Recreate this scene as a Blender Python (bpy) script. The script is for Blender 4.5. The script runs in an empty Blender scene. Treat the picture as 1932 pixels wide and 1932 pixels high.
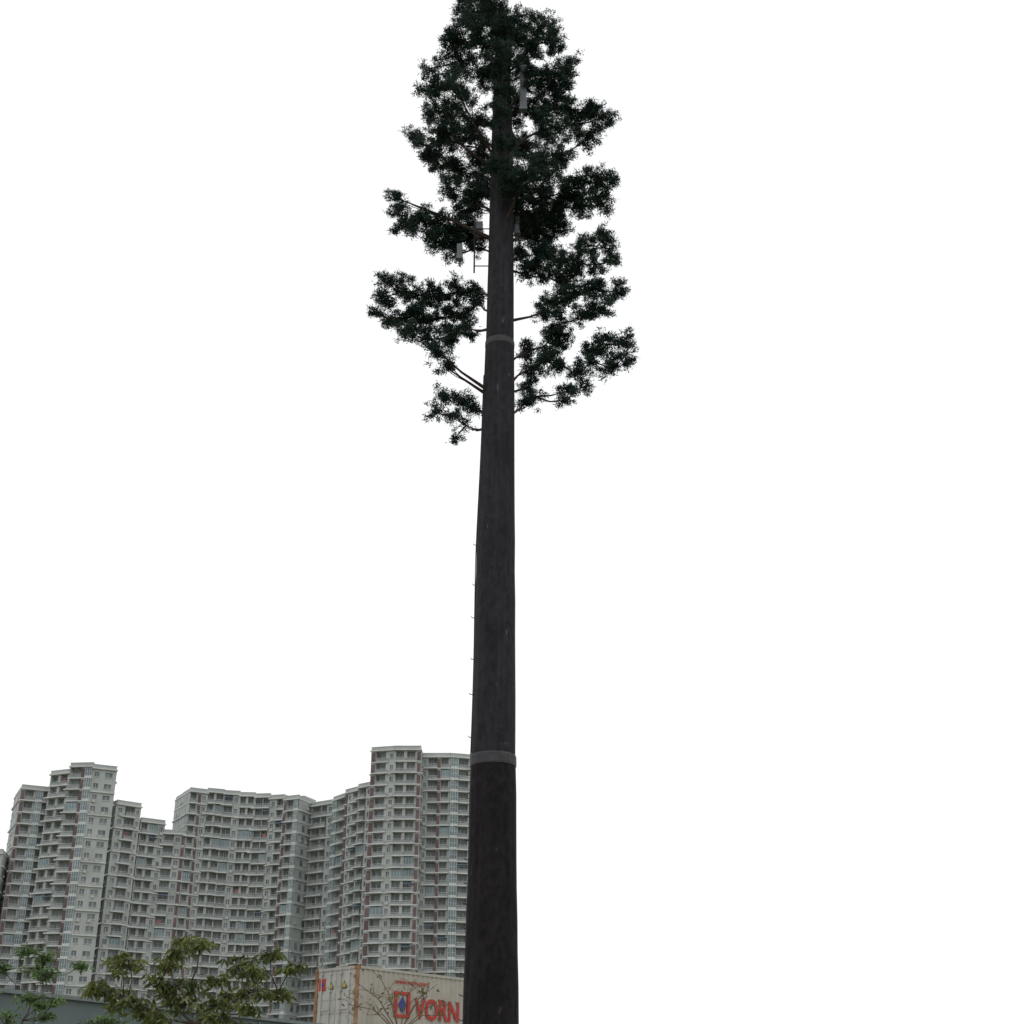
import bpy, math, random
import numpy as np
from mathutils import Vector
random.seed(7); rng=np.random.default_rng(11)
scn=bpy.context.scene
scn.view_settings.view_transform='Standard'
try: scn.view_settings.look='None'
except Exception: pass
scn.view_settings.exposure=0

# ------------------------------------------------------------------ materials
def mat(name,col,rough=0.8,var=0.0,scale=4.0,bump=0.0,col2=None,stretch=(1,1,1),spec=0.3,metal=0.0,detail=5,bscale=None,trans=0.0):
    m=bpy.data.materials.new(name); m.use_nodes=True
    nt=m.node_tree; b=nt.nodes['Principled BSDF']
    b.inputs['Roughness'].default_value=rough
    b.inputs['Specular IOR Level'].default_value=spec
    b.inputs['Metallic'].default_value=metal
    tc=nt.nodes.new('ShaderNodeTexCoord'); mp=nt.nodes.new('ShaderNodeMapping')
    mp.inputs['Scale'].default_value=stretch
    nt.links.new(tc.outputs['Object'],mp.inputs['Vector'])
    no=nt.nodes.new('ShaderNodeTexNoise'); no.inputs['Scale'].default_value=scale; no.inputs['Detail'].default_value=detail
    nt.links.new(mp.outputs['Vector'],no.inputs['Vector'])
    cr=nt.nodes.new('ShaderNodeValToRGB')
    cr.color_ramp.elements[0].position=0.33; cr.color_ramp.elements[1].position=0.67
    if col2 is None:
        a=[c*(1-var) for c in col]; c2=[min(1,c*(1+var)) for c in col]
    else: a=col; c2=col2
    cr.color_ramp.elements[0].color=(*a,1); cr.color_ramp.elements[1].color=(*c2,1)
    nt.links.new(no.outputs['Fac'],cr.inputs['Fac']); nt.links.new(cr.outputs['Color'],b.inputs['Base Color'])
    if bump>0:
        n2=nt.nodes.new('ShaderNodeTexNoise'); n2.inputs['Scale'].default_value=bscale or scale*4; n2.inputs['Detail'].default_value=6
        nt.links.new(mp.outputs['Vector'],n2.inputs['Vector'])
        bp=nt.nodes.new('ShaderNodeBump'); bp.inputs['Strength'].default_value=bump; bp.inputs['Distance'].default_value=0.03
        nt.links.new(n2.outputs['Fac'],bp.inputs['Height']); nt.links.new(bp.outputs['Normal'],b.inputs['Normal'])
    if trans>0:
        t=nt.nodes.new('ShaderNodeBsdfTranslucent'); nt.links.new(cr.outputs['Color'],t.inputs['Color'])
        mx=nt.nodes.new('ShaderNodeMixShader'); mx.inputs[0].default_value=trans
        nt.links.new(b.outputs[0],mx.inputs[1]); nt.links.new(t.outputs[0],mx.inputs[2])
        nt.links.new(mx.outputs[0],nt.nodes['Material Output'].inputs[0])
    return m
def bark(name,dark,light,streak):
    """fine cloth-like bark wrap: small grain + vertical streaks + a few pale scuffs"""
    m=mat(name,dark,0.9,scale=9,col2=light,stretch=(1,1,.6),bump=.6,bscale=34,spec=.15)
    nt=m.node_tree; b=nt.nodes['Principled BSDF']; src=b.inputs['Base Color'].links[0].from_socket
    tc=[n for n in nt.nodes if n.type=='TEX_COORD'][0]
    def nz(scale,stretch,lo,hi):
        mp=nt.nodes.new('ShaderNodeMapping'); mp.inputs['Scale'].default_value=stretch; nt.links.new(tc.outputs['Object'],mp.inputs['Vector'])
        n=nt.nodes.new('ShaderNodeTexNoise'); n.inputs['Scale'].default_value=scale; n.inputs['Detail'].default_value=6; nt.links.new(mp.outputs['Vector'],n.inputs['Vector'])
        r=nt.nodes.new('ShaderNodeMapRange'); r.inputs[1].default_value=lo; r.inputs[2].default_value=hi; nt.links.new(n.outputs['Fac'],r.inputs[0]); return r.outputs[0]
    def mix(a,fac,colr):
        x=nt.nodes.new('ShaderNodeMix'); x.data_type='RGBA'; nt.links.new(fac,x.inputs[0]); nt.links.new(a,x.inputs[6]); x.inputs[7].default_value=(*colr,1); return x.outputs[2]
    c=mix(src,nz(3,(3,3,.12),.5,.85),tuple(q*1.4 for q in light))
    c=mix(c,nz(1.1,(1,1,.5),.5,.8),tuple(q*.7 for q in dark))
    c=mix(c,nz(7,(1,1,.35),.68,.76),streak)
    nt.links.new(c,b.inputs['Base Color']); return m

# ------------------------------------------------------------------ mesh helpers
class MB:
    def __init__(s): s.v=[]; s.f=[]
    def quadbox(s,c8):
        i=len(s.v); s.v+=c8
        s.f+=[(i,i+3,i+2,i+1),(i+4,i+5,i+6,i+7),(i,i+1,i+5,i+4),(i+1,i+2,i+6,i+5),(i+2,i+3,i+7,i+6),(i+3,i,i+4,i+7)]
    def box(s,x0,x1,y0,y1,z0,z1):
        s.quadbox([(x0,y0,z0),(x1,y0,z0),(x1,y1,z0),(x0,y1,z0),(x0,y0,z1),(x1,y0,z1),(x1,y1,z1),(x0,y1,z1)])
    def fbox(s,o,e,n,s0,s1,d0,d1,z0,z1):
        def P(a,d,z): return (o[0]+e[0]*a+n[0]*d, o[1]+e[1]*a+n[1]*d, z)
        s.quadbox([P(s0,d1,z0),P(s1,d1,z0),P(s1,d0,z0),P(s0,d0,z0),P(s0,d1,z1),P(s1,d1,z1),P(s1,d0,z1),P(s0,d0,z1)])
    def tube(s,pts,rads,sides=6):
        rings=[]
        for k,p in enumerate(pts):
            p=Vector(p)
            d=(Vector(pts[min(k+1,len(pts)-1)])-Vector(pts[max(k-1,0)]))
            if d.length<1e-6: d=Vector((0,0,1))
            d.normalize()
            if abs(d.z)<0.95: a=d.cross(Vector((0,0,1))).normalized()
            else: a=Vector((1,0,0))
            b=d.cross(a)
            i=len(s.v)
            for j in range(sides):
                t=2*math.pi*j/sides
                q=p+(a*math.cos(t)+b*math.sin(t))*rads[k]; s.v.append((q.x,q.y,q.z))
            rings.append(i)
        for k in range(len(rings)-1):
            a0=rings[k];b0=rings[k+1]
            for j in range(sides):
                j2=(j+1)%sides; s.f.append((a0+j,a0+j2,b0+j2,b0+j))
        s.f.append(tuple(rings[0]+j for j in reversed(range(sides)))); s.f.append(tuple(rings[-1]+j for j in range(sides)))
    def obj(s,name,m,parent=None,smooth=False):
        if not s.v: return None
        me=bpy.data.meshes.new(name); me.from_pydata(s.v,[],s.f); me.update()
        if smooth:
            for p in me.polygons: p.use_smooth=True
        me.materials.append(m); o=bpy.data.objects.new(name,me); scn.collection.objects.link(o)
        if parent: o.parent=parent
        return o
def soup(name,V,nv,m,parent=None):
    V=np.asarray(V,dtype=np.float32); N=len(V)//nv
    me=bpy.data.meshes.new(name)
    me.vertices.add(len(V)); me.vertices.foreach_set('co',V.ravel())
    me.loops.add(N*nv); me.loops.foreach_set('vertex_index',np.arange(N*nv,dtype=np.int32))
    me.polygons.add(N); me.polygons.foreach_set('loop_start',np.arange(0,N*nv,nv,dtype=np.int32))
    me.update(calc_edges=True); me.validate()
    me.materials.append(m); o=bpy.data.objects.new(name,me); scn.collection.objects.link(o)
    if parent: o.parent=parent
    return o
def empty(name,loc=(0,0,0)):
    e=bpy.data.objects.new(name,None); e.empty_display_size=0.5; scn.collection.objects.link(e); e.location=loc
    return e

# ------------------------------------------------------------------ monopine tower
TX,TY=-0.25,27.0
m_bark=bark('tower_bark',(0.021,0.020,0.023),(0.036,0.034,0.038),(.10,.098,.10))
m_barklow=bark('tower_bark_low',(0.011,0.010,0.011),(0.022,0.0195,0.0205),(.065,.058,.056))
m_band=mat('tower_band',(0.055,0.055,0.06),0.7,var=0.2,scale=6)
m_steel=mat('tower_steel',(0.03,0.03,0.032),0.6,var=0.2)
m_ant=mat('antenna_grey',(0.17,0.19,0.20),0.6,var=0.12)
m_branch=mat('pine_branch',(0.026,0.016,0.014),0.8,col2=(0.048,0.031,0.026),scale=5)
m_needle=mat('pine_needles',(0.014,0.030,0.023),0.7,col2=(0.042,0.074,0.053),scale=1.8,detail=4,spec=0.12)
tower=empty('monopine_cell_tower')
prof=[(0,-.40,1.15),(3.56,-.40,1.07),(6,-.39,.98),(8.45,-.382,.925)]
prof2=[(8.45,-.382,.905),(11,-.365,.87),(13.2,-.355,.84),(16.6,-.31,.738),(18.4,-.285,.675)]
prof3=[(18.4,-.285,.655),(21,-.265,.62),(23.9,-.25,.56),(27,-.25,.42),(28.6,-.25,.3)]
def cxr(z):
    P=prof+prof2[1:]+prof3[1:]
    zs=[p[0] for p in P]
    return float(np.interp(z,zs,[p[1] for p in P])), float(np.interp(z,zs,[p[2]/2 for p in P]))
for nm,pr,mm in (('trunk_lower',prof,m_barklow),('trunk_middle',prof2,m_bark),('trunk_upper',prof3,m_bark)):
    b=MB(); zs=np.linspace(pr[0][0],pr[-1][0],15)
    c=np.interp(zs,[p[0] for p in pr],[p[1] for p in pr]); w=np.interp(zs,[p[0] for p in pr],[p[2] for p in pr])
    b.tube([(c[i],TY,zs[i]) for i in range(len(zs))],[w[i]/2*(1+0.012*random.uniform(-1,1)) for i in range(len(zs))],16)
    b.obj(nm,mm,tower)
b=MB(); x,r=cxr(8.5)
b.tube([(x,TY,8.43),(x,TY,8.47),(x,TY,8.63),(x,TY,8.66)],[r+.006,r+.012,r+.01,r+.002],16)
x,r=cxr(18.4); b.tube([(x,TY,18.35),(x,TY,18.37),(x,TY,18.5),(x,TY,18.51)],[r+.003,r+.008,r+.006,r],16)
b.obj('section_bands',m_band,tower)
b=MB()
z=3.2; k=0
while z<14:
    x,r=cxr(z); y=TY-.12+(.24 if k%2 else 0)
    b.tube([(x-r+.04,y,z),(x-r-.05,y,z+.01),(x-r-.07,y,z+.04)],[.010,.009,.008],5)
    z+=.42 if z<8 else .84; k+=1
pts=[]
for z in np.arange(8.6,17.6,.5):
    x,r=cxr(z); pts.append((x-r-.002-.008*math.sin(z*1.1),TY-.03,z))
b.tube(pts,[.011]*len(pts),5)
b.tube([(x-.62,TY+.2,20.6),(x-.62,TY+.2,22.2)],[.02,.02],6)
b.tube([(x-.62,TY+.2,20.8),(x-.2,TY+.2,20.8)],[.015,.015],5); b.tube([(x-.62,TY+.2,21.9),(x-.2,TY+.2,21.9)],[.015,.015],5)
for zz in (25.2,26.1): b.tube([(x+.1,TY-.25,zz),(.33,TY-.55,zz)],[.025,.025],5)
b.obj('climbing_pegs_and_cable',m_steel,tower)
b=MB()
def panel(x,y,z0,z1,w,d):
    b.box(x-w/2,x+w/2,y-d/2,y+d/2,z0,z1); b.box(x-w/2-.015,x+w/2+.015,y-d/2-.015,y+d/2+.015,z0-.03,z0+.04)
    b.tube([(x,y+d/2+.05,z0-.15),(x,y+d/2+.05,z1+.1)],[.025,.025],6)
panel(.28,TY-.65,24.9,26.3,.17,.12)
panel(-.82,TY+.3,21.8,22.15,.2,.16)
panel(-1.27,TY+.1,20.95,21.35,.13,.12)
panel(.12,TY+.25,21.8,22.3,.12,.12)
b.obj('antenna_panels',m_ant,tower)

clumps="""-.8 28.85 .5|-.73 29.5 .45|-.24 28.7 .45|-1.2 27.85 .5|-.5 27.75 .5|.18 28.1 .5|.4 28.55 .3|1.02 28.2 .5|1.37 27.75 .38|.75 27.7 .4
-1.2 27.05 .5|1.7 27.05 .3|1.48 26.6 .42|.86 26.5 .5|-1.93 26.85 .2|-1.8 26.3 .4|-1.18 26.15 .55|-.5 26.7 .55|.15 26.85 .5|1.33 25.9 .48|.58 25.6 .55
-1.65 25.45 .43|-.9 25.25 .55|2.14 25.5 .35|2.48 25.2 .38|1.85 25.0 .44|1.24 24.9 .48|2.17 24.5 .34|-2.17 24.65 .3|-1.88 24.25 .42|-1.3 24.5 .5|-.63 24.25 .5
.5 24.4 .58|1.37 24.05 .48|-1.62 23.75 .38|-1.15 23.5 .47|-.55 23.4 .5|.5 23.4 .55|1.15 23.4 .4|-1.27 23.0 .3|-.75 22.85 .4|2.55 23.25 .32|2.15 23.2 .38
1.68 22.95 .38|2.45 22.6 .33|2.0 22.45 .3|1.08 22.7 .5|.56 22.2 .5|1.27 22.1 .38|-2.65 22.7 .22|-2.53 22.2 .26|-2.35 21.8 .31|-1.9 22.05 .34|-1.45 21.9 .4
-1.63 21.4 .31|-1.18 21.4 .4|-.73 21.5 .31|-1.17 20.95 .2|-.6 21.2 .22|.68 21.5 .42|1.19 21.5 .28|.49 20.95 .3|.87 20.7 .36|1.31 20.85 .3|2.46 21.4 .31
2.08 21.25 .31|2.65 20.95 .26|1.76 20.85 .34|2.27 20.7 .26|1.69 20.4 .31|2.75 19.95 .28|2.24 20.0 .33|1.73 19.8 .36|1.29 19.65 .33|.98 19.35 .25
2.42 19.5 .28|1.92 19.3 .33|1.41 19.05 .33|1.09 18.5 .3|1.46 18.5 .28|.66 18.3 .28|1.03 18.0 .3|.65 17.8 .25|1.4 17.9 .25|2.85 18.6 .28|2.45 18.45 .33
2.87 18.1 .25|2.1 18.1 .33|2.45 17.85 .28|1.81 17.65 .27|2.0 17.35 .18|1.5 17.2 .25|1.44 16.95 .18|.58 17.3 .25|.52 16.85 .2|.76 17.05 .2
-2.7 20.25 .25|-2.75 19.8 .3|-2.3 19.95 .38|-1.72 19.8 .42|-1.1 19.9 .38|-.65 19.95 .25|-2.88 19.3 .2|-2.5 19.2 .35|-1.96 19.1 .42|-1.4 19.2 .42|-.9 19.3 .3
-2.14 18.75 .3|-1.64 18.6 .32|-1.08 18.75 .3|-1.44 18.25 .22|-1.31 17.85 .22|-.77 18.9 .25|-1.29 17.05 .25|-.93 17.0 .25|-.63 16.8 .22|-1.54 16.65 .2|-1.1 16.6 .2|-1.02 16.0 .14|-.8 16.3 .13
-.3 29.2 .4|0 28.2 .4|-.1 27.4 .4|.1 26.2 .35|-.1 25.3 .35|.12 24.5 .35|-.15 23.7 .33|.15 23.0 .3|-.9 28.3 .4|.6 27.1 .45|-.2 28.6 .4|-1.5 24.9 .4|1.0 25.4 .4|1.6 25.6 .35|-.4 22.9 .3|.9 23.9 .4
-1.0 22.3 .34|-.55 22.35 .25|-.95 21.85 .32|-.55 19.6 .22|.5 21.9 .35|.9 22.0 .4|1.0 21.1 .35|.55 20.45 .22|1.1 20.35 .28|1.45 20.1 .3|1.45 21.9 .3|1.75 22.6 .3|.45 22.8 .4"""
CL=[]
for t in clumps.replace('\n','|').split('|'):
    a=[float(q) for q in t.split()]
    if len(a)==3: CL.append(a)
CL.sort(key=lambda a:abs(a[0]))
br=MB(); V=[]; placed=[]
for (cx,cz,cr) in CL:
    cr*=1.06
    if abs(cx)<.2: dy=-random.uniform(.6,1.2)
    else: dy=random.uniform(-1,1)*(1.5 if abs(cx)<1.3 else .9)
    if .2<=abs(cx)<1.0 and cz<23 : dy=abs(dy)*.9+.1
    par=None; bd=.95
    if abs(cx)>.75:
        for (q,pc) in placed:
            if q[0]*cx>0 and abs(q[0])<abs(cx)-.2 and abs(q[0])>.4:
                dd=math.hypot(q[0]-cx,(q[1]-cz)*1.3)
                if q[1]>cz+.25: dd+=.4
                if dd<bd: bd=dd; par=(q,pc)
        if par: dy=par[1].y-TY+random.uniform(-.35,.35); dy=max(-1.6,min(1.6,dy))
    T=(cz-1.6)/27; z=cz+dy*T; x=cx*(1+dy/27); y=TY+dy
    C=Vector((TX+x,y,z)); placed.append(((cx,cz),C))
    if par:
        A=par[1]; M=A.lerp(C,.5)+Vector((random.uniform(-.06,.06),random.uniform(-.06,.06),-.06))
        br.tube([A,M,C],[.026,.02,.011],5)
    else:
        L=math.hypot(x,dy); za=z-random.uniform(.35,.8)*L-.05; za=max(za,16.4) if z>16.6 else za+.1
        tx,tr=cxr(za); A=Vector((tx,TY,za)); dirh=Vector((C.x-A.x,C.y-A.y,0))
        if dirh.length>0: dirh.normalize()
        A=A+dirh*tr*.8
        M=A.lerp(C,.5)+Vector((random.uniform(-.1,.1),random.uniform(-.1,.1),random.uniform(-.12,.06)))
        br.tube([A,M,C],[.026+.012*L,.026,.014],6)
        if cz<23:
            for _ in range(2): # side twigs that fan out and rejoin the clump
                st=A.lerp(M,random.uniform(.5,1)); q=C+Vector((random.uniform(-1,1),random.uniform(-1,1),random.uniform(-.4,.8)))*cr*.7
                br.tube([st,(st+q)*.5+Vector((0,0,-.04)),q],[.014,.011,.006],4)
    nt=int((50 if cz>23.2 else 62)*(cr/.35)**2.0)
    ns=max(6,int(13*(cr/.35)**1.6))
    us=rng.normal(size=(ns,3)); us/=np.linalg.norm(us,axis=1)[:,None]
    sc=us*(rng.uniform(.1,1.0,ns)**.5*cr*.86)[:,None]
    pick=rng.integers(0,ns,nt)
    off=sc[pick]+rng.normal(size=(nt,3))*.075
    u=off/np.maximum(np.linalg.norm(off,axis=1),1e-3)[:,None]
    c=np.array([C.x,C.y,C.z])+off*np.array([1,1,.88])
    for j in range(ns):
        tp=Vector(np.array([C.x,C.y,C.z])+sc[j]*np.array([1,1,.88])); st=C if j%2 else M.lerp(C,.7)
        br.tube([st,(st+tp)*.5+Vector((0,0,-.03)),tp],[.012,.009,.005],4)
    for i in range(nt):
        k=38
        d=rng.normal(size=(k,3))+u[i]*.3+np.array([0,0,.3]); d/=np.linalg.norm(d,axis=1)[:,None]
        ln=rng.uniform(.05,.105,k)[:,None]
        side=np.cross(d,rng.normal(size=(k,3))); side/=np.linalg.norm(side,axis=1)[:,None]
        base=c[i]+rng.normal(size=(k,3))*np.array([.045,.045,.03])
        w=rng.uniform(.008,.013,k)[:,None]
        V.append(np.stack([base-side*w,base+side*w,base+d*ln],axis=1).reshape(-1,3))
br.obj('limbs',m_branch,tower)
soup('needle_foliage',np.concatenate(V),3,m_needle,tower)

# ------------------------------------------------------------------ apartment buildings
m_slab=mat('bldg_white_trim',(0.57,0.595,0.575),0.85,var=0.08,scale=.3)
m_wall=mat('bldg_wall',(0.41,0.435,0.42),0.85,var=0.12,scale=.15)
m_rec=mat('bldg_recess_wall',(0.37,0.395,0.385),0.85,var=0.15,scale=.2)  # recess grey lifted: distance haze painted into the wall colour
m_glass=mat('bldg_glass',(0.15,0.185,0.195),0.3,var=0.45,scale=.35,spec=.5)  # window tone lightened so the colour itself carries distance haze
m_teal=mat('bldg_teal_glass',(0.15,0.215,0.23),0.3,var=0.35,scale=.3,spec=.5)
m_brown=mat('bldg_maroon_cladding',(0.155,0.11,0.11),0.85,var=0.25,scale=.3)
m_rail=mat('bldg_railing',(0.30,0.325,0.325),0.6,var=0.15,scale=.3)
m_ac=mat('bldg_aircon',(0.48,0.48,0.46),0.6,var=0.1)
m_blue=mat('bldg_blue_awning',(0.16,0.24,0.32),0.6,var=0.3,scale=.2)
m_red=mat('bldg_red_cloth',(0.30,0.15,0.15),0.8,var=0.3,scale=.2)
KEYS=dict(slab=('floor_slabs',m_slab),wall=('walls',m_wall),rec=('recessed_walls',m_rec),glass=('windows',m_glass),teal=('bay_windows',m_teal),
          brown=('maroon_strips',m_brown),rail=('balcony_railings',m_rail),ac=('air_conditioners',m_ac),blue=('awnings',m_blue),red=('laundry',m_red))
def section(B,p0,p1,ztop,bays,depth=12.0,seed=0):
    R=random.Random(seed)
    nf=round(ztop/2.78); FH=ztop/nf; zr=ztop; pp=.75
    e=Vector((p1[0]-p0[0],p1[1]-p0[1])); L=e.length; e.normalize(); n=(e.y,-e.x); e=(e.x,e.y)
    wd={'B':3.4,'b':2.3,'W':2.6,'w':1.7,'R':1.0,'T':2.0,'P':.6,'G':.9,'C':2.8}
    tot=sum(wd[c] for c in bays); sc=L/tot
    B['rec'].fbox(p0,e,n,.02,L-.02,-depth,-1.3,0,zr)
    B['slab'].fbox(p0,e,n,-.25,L+.25,-depth-.15,.55,zr,zr+.3)
    B['wall'].fbox(p0,e,n,0,L,-.1,.2,zr+.3,zr+.3+pp)
    B['wall'].fbox(p0,e,n,0,.25,-depth,-.1,zr+.3,zr+.3+pp); B['wall'].fbox(p0,e,n,L-.25,L,-depth,-.1,zr+.3,zr+.3+pp)
    B['slab'].fbox(p0,e,n,-.1,L+.1,-.15,.28,zr+.3+pp,zr+.42+pp)
    B['wall'].fbox(p0,e,n,L*.3,L*.6,-depth*.9,-5,zr+.3,zr+2.2)
    B['wall'].fbox(p0,e,n,-.12,.0,-depth,.0,0,zr); B['wall'].fbox(p0,e,n,L,L+.12,-depth,.0,0,zr)
    for k in range(4,nf):
        z=k*FH
        for (a,b_,g0,g1) in ((-.5 if k%2 else -.25,-.12,-.17,-.12),(L+.12,L+(.5 if k%2 else .25),L+.12,L+.17)):
            B['slab'].fbox(p0,e,n,a,b_,-depth,-.05,z,z+.24)
            for d in (-2.6,-5.2,-7.6,-10.4):
                if R.random()<.85: B['glass'].fbox(p0,e,n,g0,g1,d-.6,d+.6,z+.8,z+2.3)
                if R.random()<.3: B['ac'].fbox(p0,e,n,min(g0,g1)-(.25 if g0<0 else 0),max(g0,g1)+(.25 if g0>0 else 0),d+.75,d+1.4,z+.9,z+1.5)
    s=0
    for bi,c in enumerate(bays):
        w=wd[c]*sc; s0,s1=s,s+w; s+=w; ph=R.randint(0,1)
        F=lambda key,a,b_,d0,d1,z0,z1: B[key].fbox(p0,e,n,a,b_,d0,d1,z0,z1)
        if c=='P': F('wall',s0,s1,-1.3,.15,0,zr); continue
        for k in range(nf):
            z=k*FH
            if k<4:
                F('wall',s0,s1,-1.3,0,z,z+FH)
                continue
            if c in 'BbC':
                pr=.75 if (k+ph)%2==0 else .35
                F('slab',s0+.0,s1-.0,-1.3,pr,z,z+.28)
                if (k+ph)%2==0: F('slab',s0-.8,s0,-.02,pr-.01,z+.003,z+.26)
                F('wall',s0,s0+.18,-1.3,.0,z+.28,z+FH)
                if ph: F('wall',s1-w*.2,s1,-1.3,-.05,z+.28,z+FH)
                g0=s0+.18+(.12 if ph else w*.25); g1=g0+w*R.choice((.4,.48,.52))
                F('glass',g0,min(g1,s1-.1),-1.3,-1.22,z+.3,z+2.3)
                F('slab',(g0+g1)/2-.04,(g0+g1)/2+.04,-1.22,-1.18,z+.3,z+2.3)
                q=R.random()
                if q<.09:
                    F('teal',s0+.18,s1,.0,.08,z+1.1,z+2.6)
                    for j in range(1,4): F('slab',s0+w*j/4,s0+w*j/4+.06,.081,.12,z+1.1,z+2.6)
                    F('rail',s0+.18,s1,.02,.12,z+.28,z+1.1)
                elif q<.12: F('blue',s0+.2,s1,.0,.9,z+2.0,z+2.15)
                elif q<.135: F('red',s0+.5,s0+1.6,-.3,-.25,z+1.1,z+2.1)
                if q>=.09:
                    F('rail',s0+.18,s1-.02,pr-.12,pr-.07,z+.28,z+.85)
                    F('slab',s0+.15,s1,pr-.14,pr-.05,z+1.05,z+1.13)
                if R.random()<.35: F('ac',s1-.95,s1-.15,-.9,-.5,z+.28,z+.9)
            elif c in 'Ww':
                a0=s0+w*.25; a1=s1-w*.25; zt=z+2.1
                F('wall',s0,a0,-1.3,0,z,z+FH); F('wall',a1,s1,-1.3,0,z,z+FH)
                F('wall',a0,a1,-1.3,-.001,z,z+.95); F('wall',a0,a1,-1.3,-.001,zt,z+FH)
                F('glass',a0,a1,-1.3,-.22,z+.95,zt)
                F('slab',(a0+a1)/2-.04,(a0+a1)/2+.04,-.22,-.17,z+.95,zt)
                F('slab',a0-.12,a1+.12,0,.16,z+.85,z+.95)
                if (k+ph)%2==0: F('slab',s0,s1,.0,.4,z-.1,z+.14)
                if R.random()<.4: F('ac',a0+.1,a0+.9,.02,.4,z+.2,z+.75)
            elif c=='R':
                F('brown',s0,s1,-1.3,.18,z+.25,z+2.45); F('slab',s0,s1,-1.3,.3,z,z+.25); F('wall',s0,s1,-1.3,.1,z+2.45,z+FH)
            elif c=='T':
                F('slab',s0,s1,-1.3,.4,z,z+.65)
                F('teal',s0+.05,s1-.05,-1.3,.32,z+.65,z+FH)
                for j in range(0,4): F('slab',s0+(w-.08)*j/3,s0+(w-.08)*j/3+.08,.321,.38,z+.65,z+FH)
                F('slab',s0+.1,s1-.1,.32,.37,z+1.6,z+1.67)
def building(secs,seed):
    E=empty('apartment_building'); B={k:MB() for k in KEYS}
    for i,(p0,p1,zt,bays) in enumerate(secs): section(B,p0,p1,zt,bays,seed=seed+i*13)
    for k,(nm,m) in KEYS.items(): B[k].obj(nm,m,E)
    return E
def arc(p0,p1,sag,n):
    out=[]
    for i in range(n+1):
        t=i/n; out.append((p0[0]+(p1[0]-p0[0])*t, p0[1]+(p1[1]-p0[1])*t+sag*4*t*(1-t)))
    return out
secs=[((-157,314),(-137,317),59,'BWBRTBWB'),((-137,317),(-119,320),62,'BWBTBBW'),
      ((-118.0,323),(-111.9,326),78.0,'RBTb'),
      ((-111.7,324),(-106.6,322),81.5,'BB'),((-106.6,322),(-101,321.5),83.0,'BRT'),((-101,321.5),(-96.0,324),82.6,'wW'),
      ((-95.8,327),(-91,331),75.2,'WBw')]
a=arc((-90.8,332),(-80.9,337),1,2)
for i in range(2): secs.append((a[i],a[i+1],72 if i==0 else 69.8,'BWR' if i else 'BBW'))
building(secs,1)
a=arc((-80.7,337),(-53.6,339),4,7)
bb=['BRW','BB','BW','BB','BB','WB','RBT']
zt=[80.6,81.0,80.8,80.5,80.2,79.7,79.2]
building([(a[i],a[i+1],zt[i],bb[i]) for i in range(7)],40)
secs=[((-51.0,344),(-44.8,340),78.3,'BbW')]
a=arc((-44.8,339),(-34.2,328),-1,3)
for i in range(3): secs.append((a[i],a[i+1],(78.6,79.4,79.9)[i],('TB','RWB','BW')[i]))
secs+=[((-34.0,322),(-28.2,320.5),86.8,'RBw'),((-28.2,320.5),(-22,320.5),86.8,'BBR'),((-21.8,325),(-15,325),86.2,'wBRB'),((-15,325),(-4.5,328),86.2,'TBBW')]
building(secs,90)

# forested hill far behind
m_hill=mat('hill_forest',(0.13,0.17,0.19),1.0,var=0.2,scale=.02)
b=MB(); nx,ny=40,8
for j in range(ny+1):
    for i in range(nx+1):
        x=-620+i*440/nx; t=(x+430)/190
        h=125*math.exp(-t*t*1.3)*math.sin(math.pi*min(1,j/ny))+6*math.sin(x*.05+j)
        b.v.append((x,850+j*60,h-6))
for j in range(ny):
    for i in range(nx):
        q=j*(nx+1)+i; b.f.append((q,q+1,q+nx+2,q+nx+1))
b.obj('hill',m_hill,None,True)

# ------------------------------------------------------------------ container stack
m_beige=mat('container_beige_paint',(0.36,0.335,0.285),0.6,scale=1.2,col2=(0.45,0.43,0.38))
m_beige_door=mat('container_door_paint',(0.40,0.40,0.37),0.6,scale=1.5,col2=(0.50,0.50,0.46))
m_rust=mat('container_rust',(0.22,0.09,0.04),0.9,scale=2.5,col2=(0.36,0.25,0.16))
m_cred=mat('container_red_letters',(0.45,0.045,0.035),0.6,var=.15)
m_cblue=mat('container_blue_mark',(0.05,0.06,0.22),0.6,var=.1)
m_yel=mat('container_warning_yellow',(0.6,0.45,0.05),0.6,var=.1)
m_blk=mat('container_black',(0.03,0.03,0.03),0.7,var=.1)
m_cg=mat('container_green',(0.06,0.14,0.12),0.6,var=.2); m_cr=mat('container_brown',(0.2,0.07,0.05),0.6,var=.2)
C0=(-6.04,55.5); ang=math.atan2(.76,.65); CE=(math.cos(ang),math.sin(ang)); CN=(CE[1],-CE[0]); CL_=9.12; CW=2.44
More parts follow.
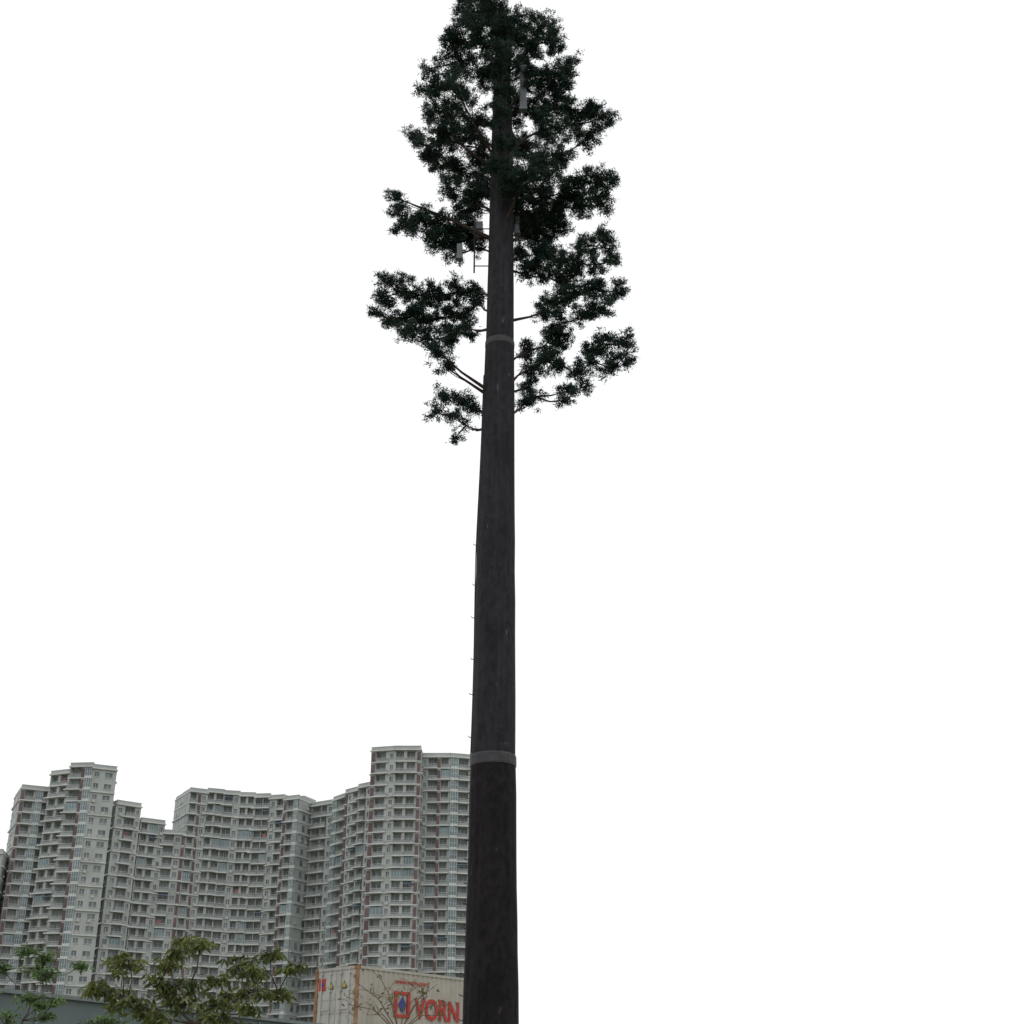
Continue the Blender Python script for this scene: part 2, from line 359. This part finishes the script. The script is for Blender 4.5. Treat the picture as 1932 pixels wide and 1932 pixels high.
def container(z0,mp,md,top):
    E=empty('shipping_container',(0,0,0)); H=2.59
    body=MB(); fr=MB(); door=MB(); bars=MB()
    def P(s,d,z): return (C0[0]+CE[0]*s+CN[0]*d,C0[1]+CE[1]*s+CN[1]*d,z)
    F=lambda mb,s0,s1,d0,d1,a,b_: mb.fbox(C0,CE,CN,s0,s1,d0,d1,z0+a,z0+b_)
    def corr(fn,L,off):
        prof=[];s=.16
        while s<L-.3: prof+=[(s,0),(s+.07,0),(s+.14,.036),(s+.21,.036)]; s+=.28
        prof.append((L-.16,0))
        i=len(body.v)
        for (s,d) in prof: body.v+= [fn(s,off-d,z0+.16),fn(s,off-d,z0+H-.1)]
        for k in range(len(prof)-1): q=i+2*k; body.f.append((q,q+2,q+3,q+1))
    corr(P,CL_,-.03); corr(lambda s,d,z:P(s,-CW-d,z),CL_,-.03)
    corr(lambda s,d,z:P(CL_+d,-s,z),CW,-.03)
    F(body,.1,CL_-.1,-CW+.1,-.1,H-.1,H-.03)
    F(body,.05,CL_-.05,-CW+.05,-.05,.08,.16)
    for (a,b_) in ((0,.12),(CL_-.16,CL_)):
        for (c,d) in ((-.12,0),(-CW,-CW+.16)): F(fr,a,b_,c,d,.118,H-.118)
    for (c,d) in ((-.09,-.004),(-CW+.004,-CW+.09)): F(body,.16,CL_-.16,c,d,H-.11,H-.005); F(body,.16,CL_-.16,c,d,.01,.16)
    for a,b_ in ((.004,.1),(CL_-.1,CL_-.004)): F(body,a,b_,-CW+.16,-.16,H-.12,H-.005); F(body,a,b_,-CW+.16,-.16,.01,.15)
    for (a,b_) in ((-.01,.17),(CL_-.17,CL_+.01)):
        for (c,d) in ((-.17,.01),(-CW-.01,-CW+.17)):
            F(fr,a,b_,c,d,0,.118); F(fr,a,b_,c,d,H-.118,H)
    F(door,.03,.08,-CW/2+.01,-.13,.16,H-.13); F(door,.03,.08,-CW+.17,-CW/2-.01,.16,H-.13)
    for hh in (.5,1.0,1.5,2.0):
        for (c,d) in ((-CW/2+.06,-.22),(-CW+.22,-CW/2-.06)): F(door,.015,.0299,c,d,hh-.12,hh+.12)
    for dd in (-.42,-.92,-1.52,-2.02):
        bars.tube([P(-.03,dd,z0+.05),P(-.03,dd,z0+H-.05)],[.022,.022],6)
        for hh in (.2,.9,1.7,2.35): F(bars,-.05,.03,dd-.05,dd+.05,hh-.03,hh+.03)
    for dd in (-.67,-1.77): F(bars,-.07,-.045,dd-.25,dd+.25,1.0,1.04)
    for hh in (.4,1.0,1.6,2.2):
        F(fr,-.03,.03,-.2,-.1,hh-.05,hh+.05); F(fr,-.03,.03,-CW+.1,-CW+.2,hh-.05,hh+.05)
    F(body,.12,.16,-.12,-.02,.16,H-.11)
    body.obj('corrugated_panels',mp,E); fr.obj('corner_posts',m_rust if top else mp,E); door.obj('doors',md,E); bars.obj('locking_bars',md,E)
    if top:
        def text(s,size,sp,z,m,nm,off=0.0,sx=1):
            cu=bpy.data.curves.new(nm,'FONT'); cu.body=s; cu.size=size; cu.extrude=.004; cu.offset=off
            o=bpy.data.objects.new(nm,cu); scn.collection.objects.link(o); cu.materials.append(m)
            o.location=P(sp,.008,z); o.rotation_euler=(math.pi/2,0,ang); o.scale=(sx,1,1); o.parent=E
        text('VORN',1.1,3.27,6.02,m_cred,'side_lettering',.03,.86)
        text('LINE',1.1,6.5,6.02,m_cred,'side_lettering_2',.03,.8)
        text('www.vorn.com',.26,2.1,7.28,m_cred,'side_address',.004,1.15)
        mk=MB()
        for a,b_,c,d in ((2.08,2.98,6.0,6.12),(2.08,2.98,6.86,6.98),(2.08,2.24,6.12,6.86),(2.82,2.98,6.12,6.86)): mk.fbox(C0,CE,CN,a,b_,-.02,.012,c,d)
        mk.fbox(C0,CE,CN,-.004,.014,-CW+.24,-CW+.62,6.95,7.4)
        mk.obj('side_mark_square',m_cred,E)
        mk=MB()
        mk.v+=[P(2.53,.014,6.16),P(2.76,.014,6.49),P(2.53,.014,6.82),P(2.30,.014,6.49)]; mk.f.append((0,1,2,3))
        mk.v+=[P(-.006,-CW+.43,7.0),P(-.006,-CW+.55,7.17),P(-.006,-CW+.43,7.34),P(-.006,-CW+.31,7.17)]; mk.f.append((4,5,6,7))
        mk.obj('side_mark_diamond',m_cblue,E)
        for nm,g,m in (('warning_triangles_border',0,m_blk),('warning_triangles',.035,m_yel)):
            mk=MB()
            for dd in (-1.48,-.72):
                i=len(mk.v); off=-.006-g*.1
                mk.v+=[P(off,dd-.15+g*1.5,6.98+g),P(off,dd+.15-g*1.5,6.98+g),P(off,dd,7.28-g*1.6)]; mk.f.append((i,i+1,i+2))
            mk.obj(nm,m,E)
    return E
container(5.2,m_beige,m_beige_door,True)
container(2.6,m_cg,m_cg,False); container(0.004,m_cr,m_cr,False)

# ------------------------------------------------------------------ site wall (grey-green)
m_wallg=mat('site_wall_green',(0.115,0.15,0.15),0.7,var=.12,scale=.8); m_cope=mat('site_wall_coping',(0.17,0.20,0.195),0.7,var=.1)
b=MB(); c=MB(); p0=(-14.2,25.0); p1=(-1.5,47.0); e=Vector((p1[0]-p0[0],p1[1]-p0[1])); L=e.length; e.normalize(); n=(e.y,-e.x)
E=empty('site_wall')
b.fbox(p0,e,n,0,L,-.2,0,0,4.45)
s=0
while s<L: c.fbox(p0,e,n,s,s+.08,-.24,.03,0,4.42); s+=2.5
c.fbox(p0,e,n,-.1,L+.1,-.3,.1,4.45,4.53)
b.obj('panels',m_wallg,E); c.obj('coping_and_posts',m_cope,E)

# ------------------------------------------------------------------ young street trees
m_tb=mat('street_tree_bark',(0.05,0.04,0.03),0.9,col2=(0.10,0.085,0.065),scale=8,bump=.4)
m_leafA=mat('street_leaf_olive',(0.045,0.072,0.016),0.5,col2=(0.17,0.195,0.055),scale=3.5,trans=.3)
m_leafB=mat('street_leaf_fresh',(0.06,0.12,0.03),0.5,col2=(0.14,0.23,0.075),scale=3,trans=.3)
m_twig=mat('bare_twigs',(0.12,0.075,0.045),0.9,col2=(0.2,0.13,0.08),scale=6)
def leaf(c,d,ln,w,out):
    d=d/np.linalg.norm(d); s=np.cross(d,[0,0,1.0]+rng.normal(size=3)*.7); s/=np.linalg.norm(s)
    nrm=np.cross(s,d)
    p0=c; p1=c+d*ln*.35+s*w; p2=c+d*ln*.75+s*w*.75; p3=c+d*ln-nrm*ln*.12; p4=c+d*ln*.75-s*w*.75; p5=c+d*ln*.35-s*w
    m1=c+d*ln*.55-nrm*w*.35
    out.append([p0,p1,p2,m1]); out.append([p2,p3,p4,m1]); out.append([p4,p5,p0,m1])
def street_tree(name,base,clusters,nper,ln,w,mleaf,rootr,whorl=6,droop=-.5,fork=None,flat=.7):
    E=empty(name); B=MB(); out=[]
    base=Vector(base); top=Vector(fork)
    B.tube([base,base.lerp(top,.5)+Vector((.03,0,0)),top],[rootr,rootr*.85,rootr*.7],8)
    done=[]
    for (x,z,r) in sorted(clusters,key=lambda c:math.hypot(c[0]-top.x,c[1]-top.z)):
        C=Vector((x,base.y+random.uniform(-.7,.7),z))
        A=top; ra=rootr*.45; best=(C-top).length*.8
        for q in done:
            if (q-C).length<best and (q-top).length<(C-top).length-.1: best=(q-C).length; A=q; ra=rootr*.22
        mid=A.lerp(C,.5)+Vector((random.uniform(-.06,.06),random.uniform(-.06,.06),random.uniform(-.06,.05)))
        B.tube([A,mid,C],[ra,ra*.75,max(.008,ra*.45)],5); done.append(C)
        for i in range(nper):
            u=Vector(rng.normal(size=3)); u.normalize(); q=C+Vector((u.x*r*1.35,u.y*r*1.2,u.z*r*flat))*random.uniform(.2,1.1)
            B.tube([mid.lerp(C,random.uniform(.5,1)),(q+C)*.5,q],[.007,.005,.003],4)
            a0=random.uniform(0,6.28)
            for j in range(random.randint(whorl-3,whorl)):
                a=a0+j*6.283/whorl+random.uniform(-.4,.4)
                d=np.array([math.cos(a),math.sin(a),droop+random.uniform(-.8,.6)])
                leaf(np.array(q)+rng.normal(size=3)*.02,d,ln*random.uniform(.6,1.15),w*random.uniform(.75,1.1),out)
    B.obj('trunk_and_branches',m_tb,E,True)
    soup('leaves',np.array(out).reshape(-1,3),4,mleaf,E)
# crown clusters: x, z, radius in metres
A_=[(-4.71,4.21,.15),(-4.79,3.98,.2),(-4.44,4.13,.14),(-3.48,4.02,.18),(-3.12,3.83,.14),(-3.82,3.81,.2),(-5.26,3.83,.24),(-5.51,3.9,.12),(-4.97,3.64,.2),(-5.87,3.56,.16),(-5.48,3.42,.2),(-4.59,3.6,.22),(-4.6,3.31,.2),(-4.08,3.49,.22),(-3.65,3.49,.2),(-3.33,3.5,.16),(-5.06,3.22,.18),(-4.04,3.17,.18),(-5.68,3.5,.14),(-3.63,3.24,.16),(-4.27,3.7,.18),(-4.2,3.35,.18),(-4.85,3.45,.18),(-5.3,3.3,.18),(-3.6,3.7,.16),(-5.0,3.9,.14),(-3.85,3.05,.18),(-4.8,3.1,.18)]
street_tree('street_tree',(-4.5,20,0),A_,16,.15,.022,m_leafA,.055,7,-.7,fork=(-4.42,20,3.05))
B_=[(-6.23,3.65,.15),(-5.99,3.7,.15),(-5.79,3.65,.14),(-5.66,3.67,.08),(-6.09,3.52,.15),(-5.89,3.5,.12),(-6.31,3.52,.09),(-5.86,3.17,.14),(-5.72,3.14,.1),(-6.02,3.14,.1),(-5.93,3.01,.1)]
street_tree('young_tree',(-6.2,18,0),B_,22,.07,.0115,m_leafB,.02,8,-.1,fork=(-6.12,18,2.95),flat=.45)
C_=[(-6.9,3.3,.18),(-6.8,3.1,.2),(-6.95,2.9,.22),(-5.2,2.98,.14),(-5.35,2.95,.14)]
street_tree('roadside_shrub',(-6.95,19,0),C_[:3],20,.09,.016,m_leafB,.03,6,-.1,fork=(-6.95,19,2.4))
street_tree('roadside_shrub',(-5.25,19,0),C_[3:],20,.09,.016,m_leafB,.03,6,-.1,fork=(-5.25,19,2.4))
E=empty('bare_sapling'); Bm=MB(); out=[]
bp=Vector((-1.75,22,0)); fk=Vector((-1.72,22,3.05)); Bm.tube([bp,fk],[.03,.016],6)
for (x,z) in ((-2.35,3.75),(-2.1,3.95),(-1.9,3.55),(-1.3,3.6),(-.95,3.5),(-1.15,3.75),(-2.5,3.45),(-1.5,3.85),(-1.0,3.3),(-2.2,3.3)):
    C=Vector((x,22+random.uniform(-.5,.5),z)); mid=fk.lerp(C,.5)+Vector((0,0,.14))
    Bm.tube([fk,mid,C],[.009,.007,.004],5)
    for i in range(6):
        st=mid.lerp(C,random.random()); q=st+Vector((random.uniform(-.25,.25),random.uniform(-.2,.2),random.uniform(-.12,.2)))
        Bm.tube([st,(st+q)*.5+Vector((0,0,.03)),q],[.005,.004,.0025],4)
        for _ in range(2): leaf(np.array(q)+rng.normal(size=3)*.03,np.array([random.uniform(-1,1),random.uniform(-1,1),-.4]),.08,.012,out)
Bm.obj('trunk_and_twigs',m_twig,E); soup('leaves',np.array(out).reshape(-1,3),4,m_leafA,E)

# ------------------------------------------------------------------ ground, road, pavement
m_gr=mat('ground_mix',(0.10,0.11,0.06),0.95,col2=(0.20,0.18,0.14),scale=.08); m_as=mat('asphalt',(0.045,0.045,0.047),0.9,var=.2,scale=2,bump=.2)
m_pv=mat('pavement_concrete',(0.26,0.255,0.24),0.9,var=.12,scale=1.5); m_pt=mat('road_paint',(0.7,0.7,0.68),0.7,var=.08)
def sheet(name,x0,x1,y0,y1,z,m):
    b=MB(); b.v=[(x0,y0,z),(x1,y0,z),(x1,y1,z),(x0,y1,z)]; b.f=[(0,1,2,3)]; return b.obj(name,m)
sheet('ground',-3000,3000,-3000,3000,0,m_gr)
sheet('road',-200,200,3,13,.004,m_as)
b=MB(); b.box(-200,200,-3,3,0,.13); b.box(-200,200,13,17,0,.13); b.obj('pavement',m_pv)
b=MB()
for i in range(-30,30): b.v+=[(i*6,7.9,.008),(i*6+3,7.9,.008),(i*6+3,8.05,.008),(i*6,8.05,.008)]; q=len(b.v)-4; b.f.append((q,q+1,q+2,q+3))
b.obj('road_markings',m_pt)
b=MB(); b.box(-1.5,.75,TY-1.1,TY+1.1,0,.25); b.obj('tower_plinth',m_pv,tower)

# ------------------------------------------------------------------ light
w=bpy.data.worlds.new('World'); scn.world=w; w.use_nodes=True; nt=w.node_tree; nt.nodes.clear()
el,az=math.radians(55),math.radians(-35)
sky=nt.nodes.new('ShaderNodeTexSky'); sky.sky_type='NISHITA'; sky.sun_disc=False; sky.sun_elevation=el; sky.sun_rotation=az
b1=nt.nodes.new('ShaderNodeBackground'); b1.inputs[1].default_value=.08; nt.links.new(sky.outputs[0],b1.inputs[0])
b2=nt.nodes.new('ShaderNodeBackground'); b2.inputs[0].default_value=(1,1,1,1); b2.inputs[1].default_value=1.14
mx=nt.nodes.new('ShaderNodeMixShader'); mx.inputs[0].default_value=.9
nt.links.new(b1.outputs[0],mx.inputs[1]); nt.links.new(b2.outputs[0],mx.inputs[2])
ou=nt.nodes.new('ShaderNodeOutputWorld'); nt.links.new(mx.outputs[0],ou.inputs[0])
sd=bpy.data.lights.new('sun','SUN'); sd.energy=.6; sd.angle=math.radians(15); sd.color=(1,.97,.93)
so=bpy.data.objects.new('sun',sd); scn.collection.objects.link(so)
dirv=Vector((math.sin(az)*math.cos(el),math.cos(az)*math.cos(el),math.sin(el)))
so.rotation_euler=dirv.to_track_quat('Z','Y').to_euler()

# ------------------------------------------------------------------ camera
cd=bpy.data.cameras.new('camera'); cd.lens=47.5; cd.sensor_width=36; cd.clip_end=8000; cd.clip_start=.1
co=bpy.data.objects.new('camera',cd); scn.collection.objects.link(co); co.location=(0,0,1.6)
co.rotation_euler=(math.radians(90+24.9),0,0); scn.camera=co
